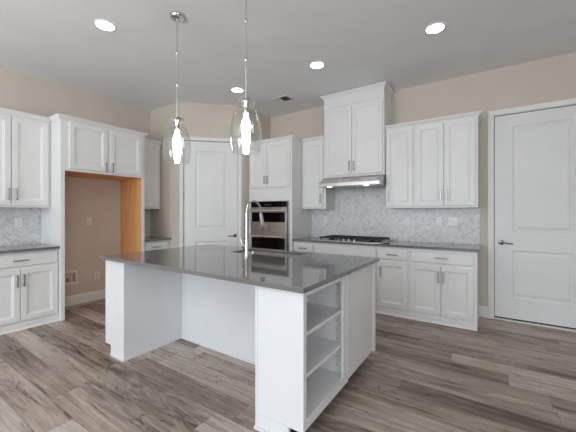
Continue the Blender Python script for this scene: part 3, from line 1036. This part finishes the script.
mb = MB()
mb.loops([rrect(hw + 0.012, hd + 0.012, 0.03, 0.2175), rrect(hw, hd, 0.03, 0.2175), rrect(hw - 0.003, hd - 0.003, 0.03, 0.19), rrect(hw - 0.01, hd - 0.01, 0.04, 0.03),
          rrect(hw - 0.03, hd - 0.03, 0.04, 0.008), rrect(0.06, 0.06, 0.05, 0.002)], False, True)
s_ = mb.build('basin', M_STEEL, t, smooth=True)
sol = s_.modifiers.new('sheet', 'SOLIDIFY')
sol.thickness = 0.0015
MB().lathe([(0.045, 0.003), (0.045, 0.006), (0.038, 0.007), (0.03, 0.004)], (0, 0, 0), 20).build('drain', M_CHROME, t, smooth=True)

# faucet
FX, FY = -1.862, 2.112
t = thing('kitchen_faucet', 'tall chrome gooseneck faucet beside the island sink', 'faucet', (FX, FY, 0.9085), 0)
MB().lathe([(0.027, 0), (0.027, 0.006), (0.020, 0.010), (0.0165, 0.05), (0.0155, 0.13), (0.0135, 0.16), (0.0115, 0.17)], n=20).build('body', M_CHROME, t, smooth=True)
pts = [(0, 0, 0.165), (0, 0, 0.30), (0, 0, 0.40)]
for k in range(1, 12):
    a_ = math.radians(180 - k * 15)
    pts.append((0, 0.10 + 0.10 * math.cos(a_), 0.41 + 0.105 * math.sin(a_)))
pts.append((0, 0.208, 0.39))
MB().tube(pts, 0.0105, 14).build('gooseneck', M_CHROME, t, smooth=True)
q = MB().tube([(0, 0.207, 0.395), (0, 0.214, 0.37), (0, 0.232, 0.29), (0, 0.246, 0.235), (0, 0.248, 0.228)], [0.0145, 0.017, 0.021, 0.025, 0.020], 16).build('spray_head', M_CHROME, t, smooth=True)
mb = MB()
mb.tube([(-0.012, 0, 0.095), (-0.045, 0, 0.095), (-0.050, 0, 0.095)], [0.013, 0.013, 0.009], 12)
mb.tube([(-0.044, 0, 0.098), (-0.056, -0.002, 0.125), (-0.066, -0.004, 0.165)], [0.008, 0.0065, 0.005], 10)
q = mb.build('lever_handle', M_CHROME, t, smooth=True)

# ------------------------------------------------------------------ pendants
def pendant(x, y, label):
    t = thing('pendant_light', label, 'pendant light', (x, y, CEIL), 0, 'pendants over the island')
    D = lambda z: z - CEIL
    MB().lathe([(0.064, -0.0005), (0.064, -0.010), (0.058, -0.020), (0.030, -0.024), (0.012, -0.030), (0.008, -0.045)], n=32).build('canopy', M_CHROME, t, smooth=True)
    zz = [3.05, 2.76, 2.47, 2.17]
    for a_, b_ in zip(zz, zz[1:]):
        MB().tube([(0, 0, D(a_) - 0.002), (0, 0, D(b_) + 0.002)], 0.0065, 12).build('rod', M_CHROME, t, smooth=True)
    for z in zz[1:3]:
        MB().lathe([(0.0062, 0.016), (0.0095, 0.012), (0.0095, -0.012), (0.0062, -0.016)], (0, 0, D(z)), 14).build('rod_joint', M_CHROME, t, smooth=True)
    MB().lathe([(0.006, 2.178), (0.012, 2.174), (0.030, 2.168), (0.032, 2.160), (0.026, 2.150), (0.022, 2.08), (0.020, 2.06)], (0, 0, -CEIL), 24).build('socket_cap', M_CHROME, t, smooth=True)
    prof = [(0.024, 2.172), (0.046, 2.169), (0.064, 2.158), (0.072, 2.140), (0.069, 2.122), (0.058, 2.108), (0.056, 2.100), (0.066, 2.092), (0.080, 2.080),
            (0.091, 2.060), (0.103, 2.020), (0.114, 1.965), (0.1195, 1.910), (0.1195, 1.865), (0.115, 1.820), (0.106, 1.778), (0.102, 1.764)]
    g_ = MB().lathe(prof, (0, 0, -CEIL), 40, False, False).build('glass_shade', M_GLASS, t, smooth=True)
    s = g_.modifiers.new('wall', 'SOLIDIFY')
    s.thickness = 0.003
    bl = [(0.012, 2.06), (0.013, 2.035), (0.022, 2.015), (0.032, 1.99), (0.035, 1.965), (0.033, 1.93), (0.028, 1.86), (0.022, 1.79), (0.013, 1.770), (0.004, 1.766)]
    MB().lathe(bl, (0, 0, -CEIL), 20).build('bulb', M_BULB, t, smooth=True)
    return t


def copy_tree(o, parent=None):
    c = o.copy()
    COL.objects.link(c)
    if parent:
        c.parent = parent
    for ch in list(o.children):
        copy_tree(ch, c)
    return c


p1 = pendant(-2.36, 1.738, 'clear glass pendant with chrome canopy hanging from the ceiling, left of the pantry door')
p2 = copy_tree(p1)
p2.location = (-1.537, 1.738, CEIL)
p2['label'] = 'clear glass pendant hanging over the island faucet, its canopy cropped by the photo edge'

# ------------------------------------------------------------------ ceiling fittings
def downlight(x, y, label):
    t = thing('recessed_light', label, 'ceiling light', (x, y, CEIL), 0, 'recessed ceiling lights')
    MB().lathe([(0.078, -0.004), (0.080, -0.007), (0.096, -0.005), (0.098, -0.0005)], n=36, cap0=False, cap1=False).build('trim_ring', M_TRIM, t, smooth=True)
    MB().lathe([(0.0785, -0.0005), (0.0785, -0.0035), (0.06, -0.005)], n=36).build('lens', M_LED, t)
    return t


d1 = downlight(-3.047, 1.447, 'lit recessed ceiling light nearest the left wall')
for x, y, lb in ((-0.448, 3.232, 'lit recessed ceiling light in front of the right wall cabinets'),
                 (-1.742, 3.246, 'lit recessed ceiling light in front of the hood cabinet'),
                 (-3.054, 3.268, 'lit recessed ceiling light seen beside the pendant rod near the pantry')):
    c = copy_tree(d1)
    c.location = (x, y, CEIL)
    c['label'] = lb

t = thing('ceiling_vent', 'small white louvered air vent in the ceiling above the ovens', 'vent', (-2.71, 3.92, CEIL), 0)
MB().slab(-0.155, 0.155, -0.115, 0.115, [(-0.122, 0.122, -0.082, 0.082)], -0.008, -0.0005, XY).build('frame', M_TRIM, t, bevel=0.002)
MB().box(-0.1215, 0.1215, -0.0815, 0.0815, -0.0022, -0.0008).build('duct_opening', M_DARK, t)
for k in range(11):
    x = -0.112 + k * 0.0224
    tilt = 0.9 if k < 5 else -0.9
    c_, s_ = math.cos(tilt) * 0.0095, math.sin(tilt) * 0.0045
    mb = MB()
    mb.loops([[(x - c_, y, -0.0075 - s_), (x + c_, y, -0.0075 + s_), (x + c_, y, -0.0065 + s_), (x - c_, y, -0.0065 - s_)] for y in (-0.081, 0.081)])
    mb.build('louver', M_TRIM, t)
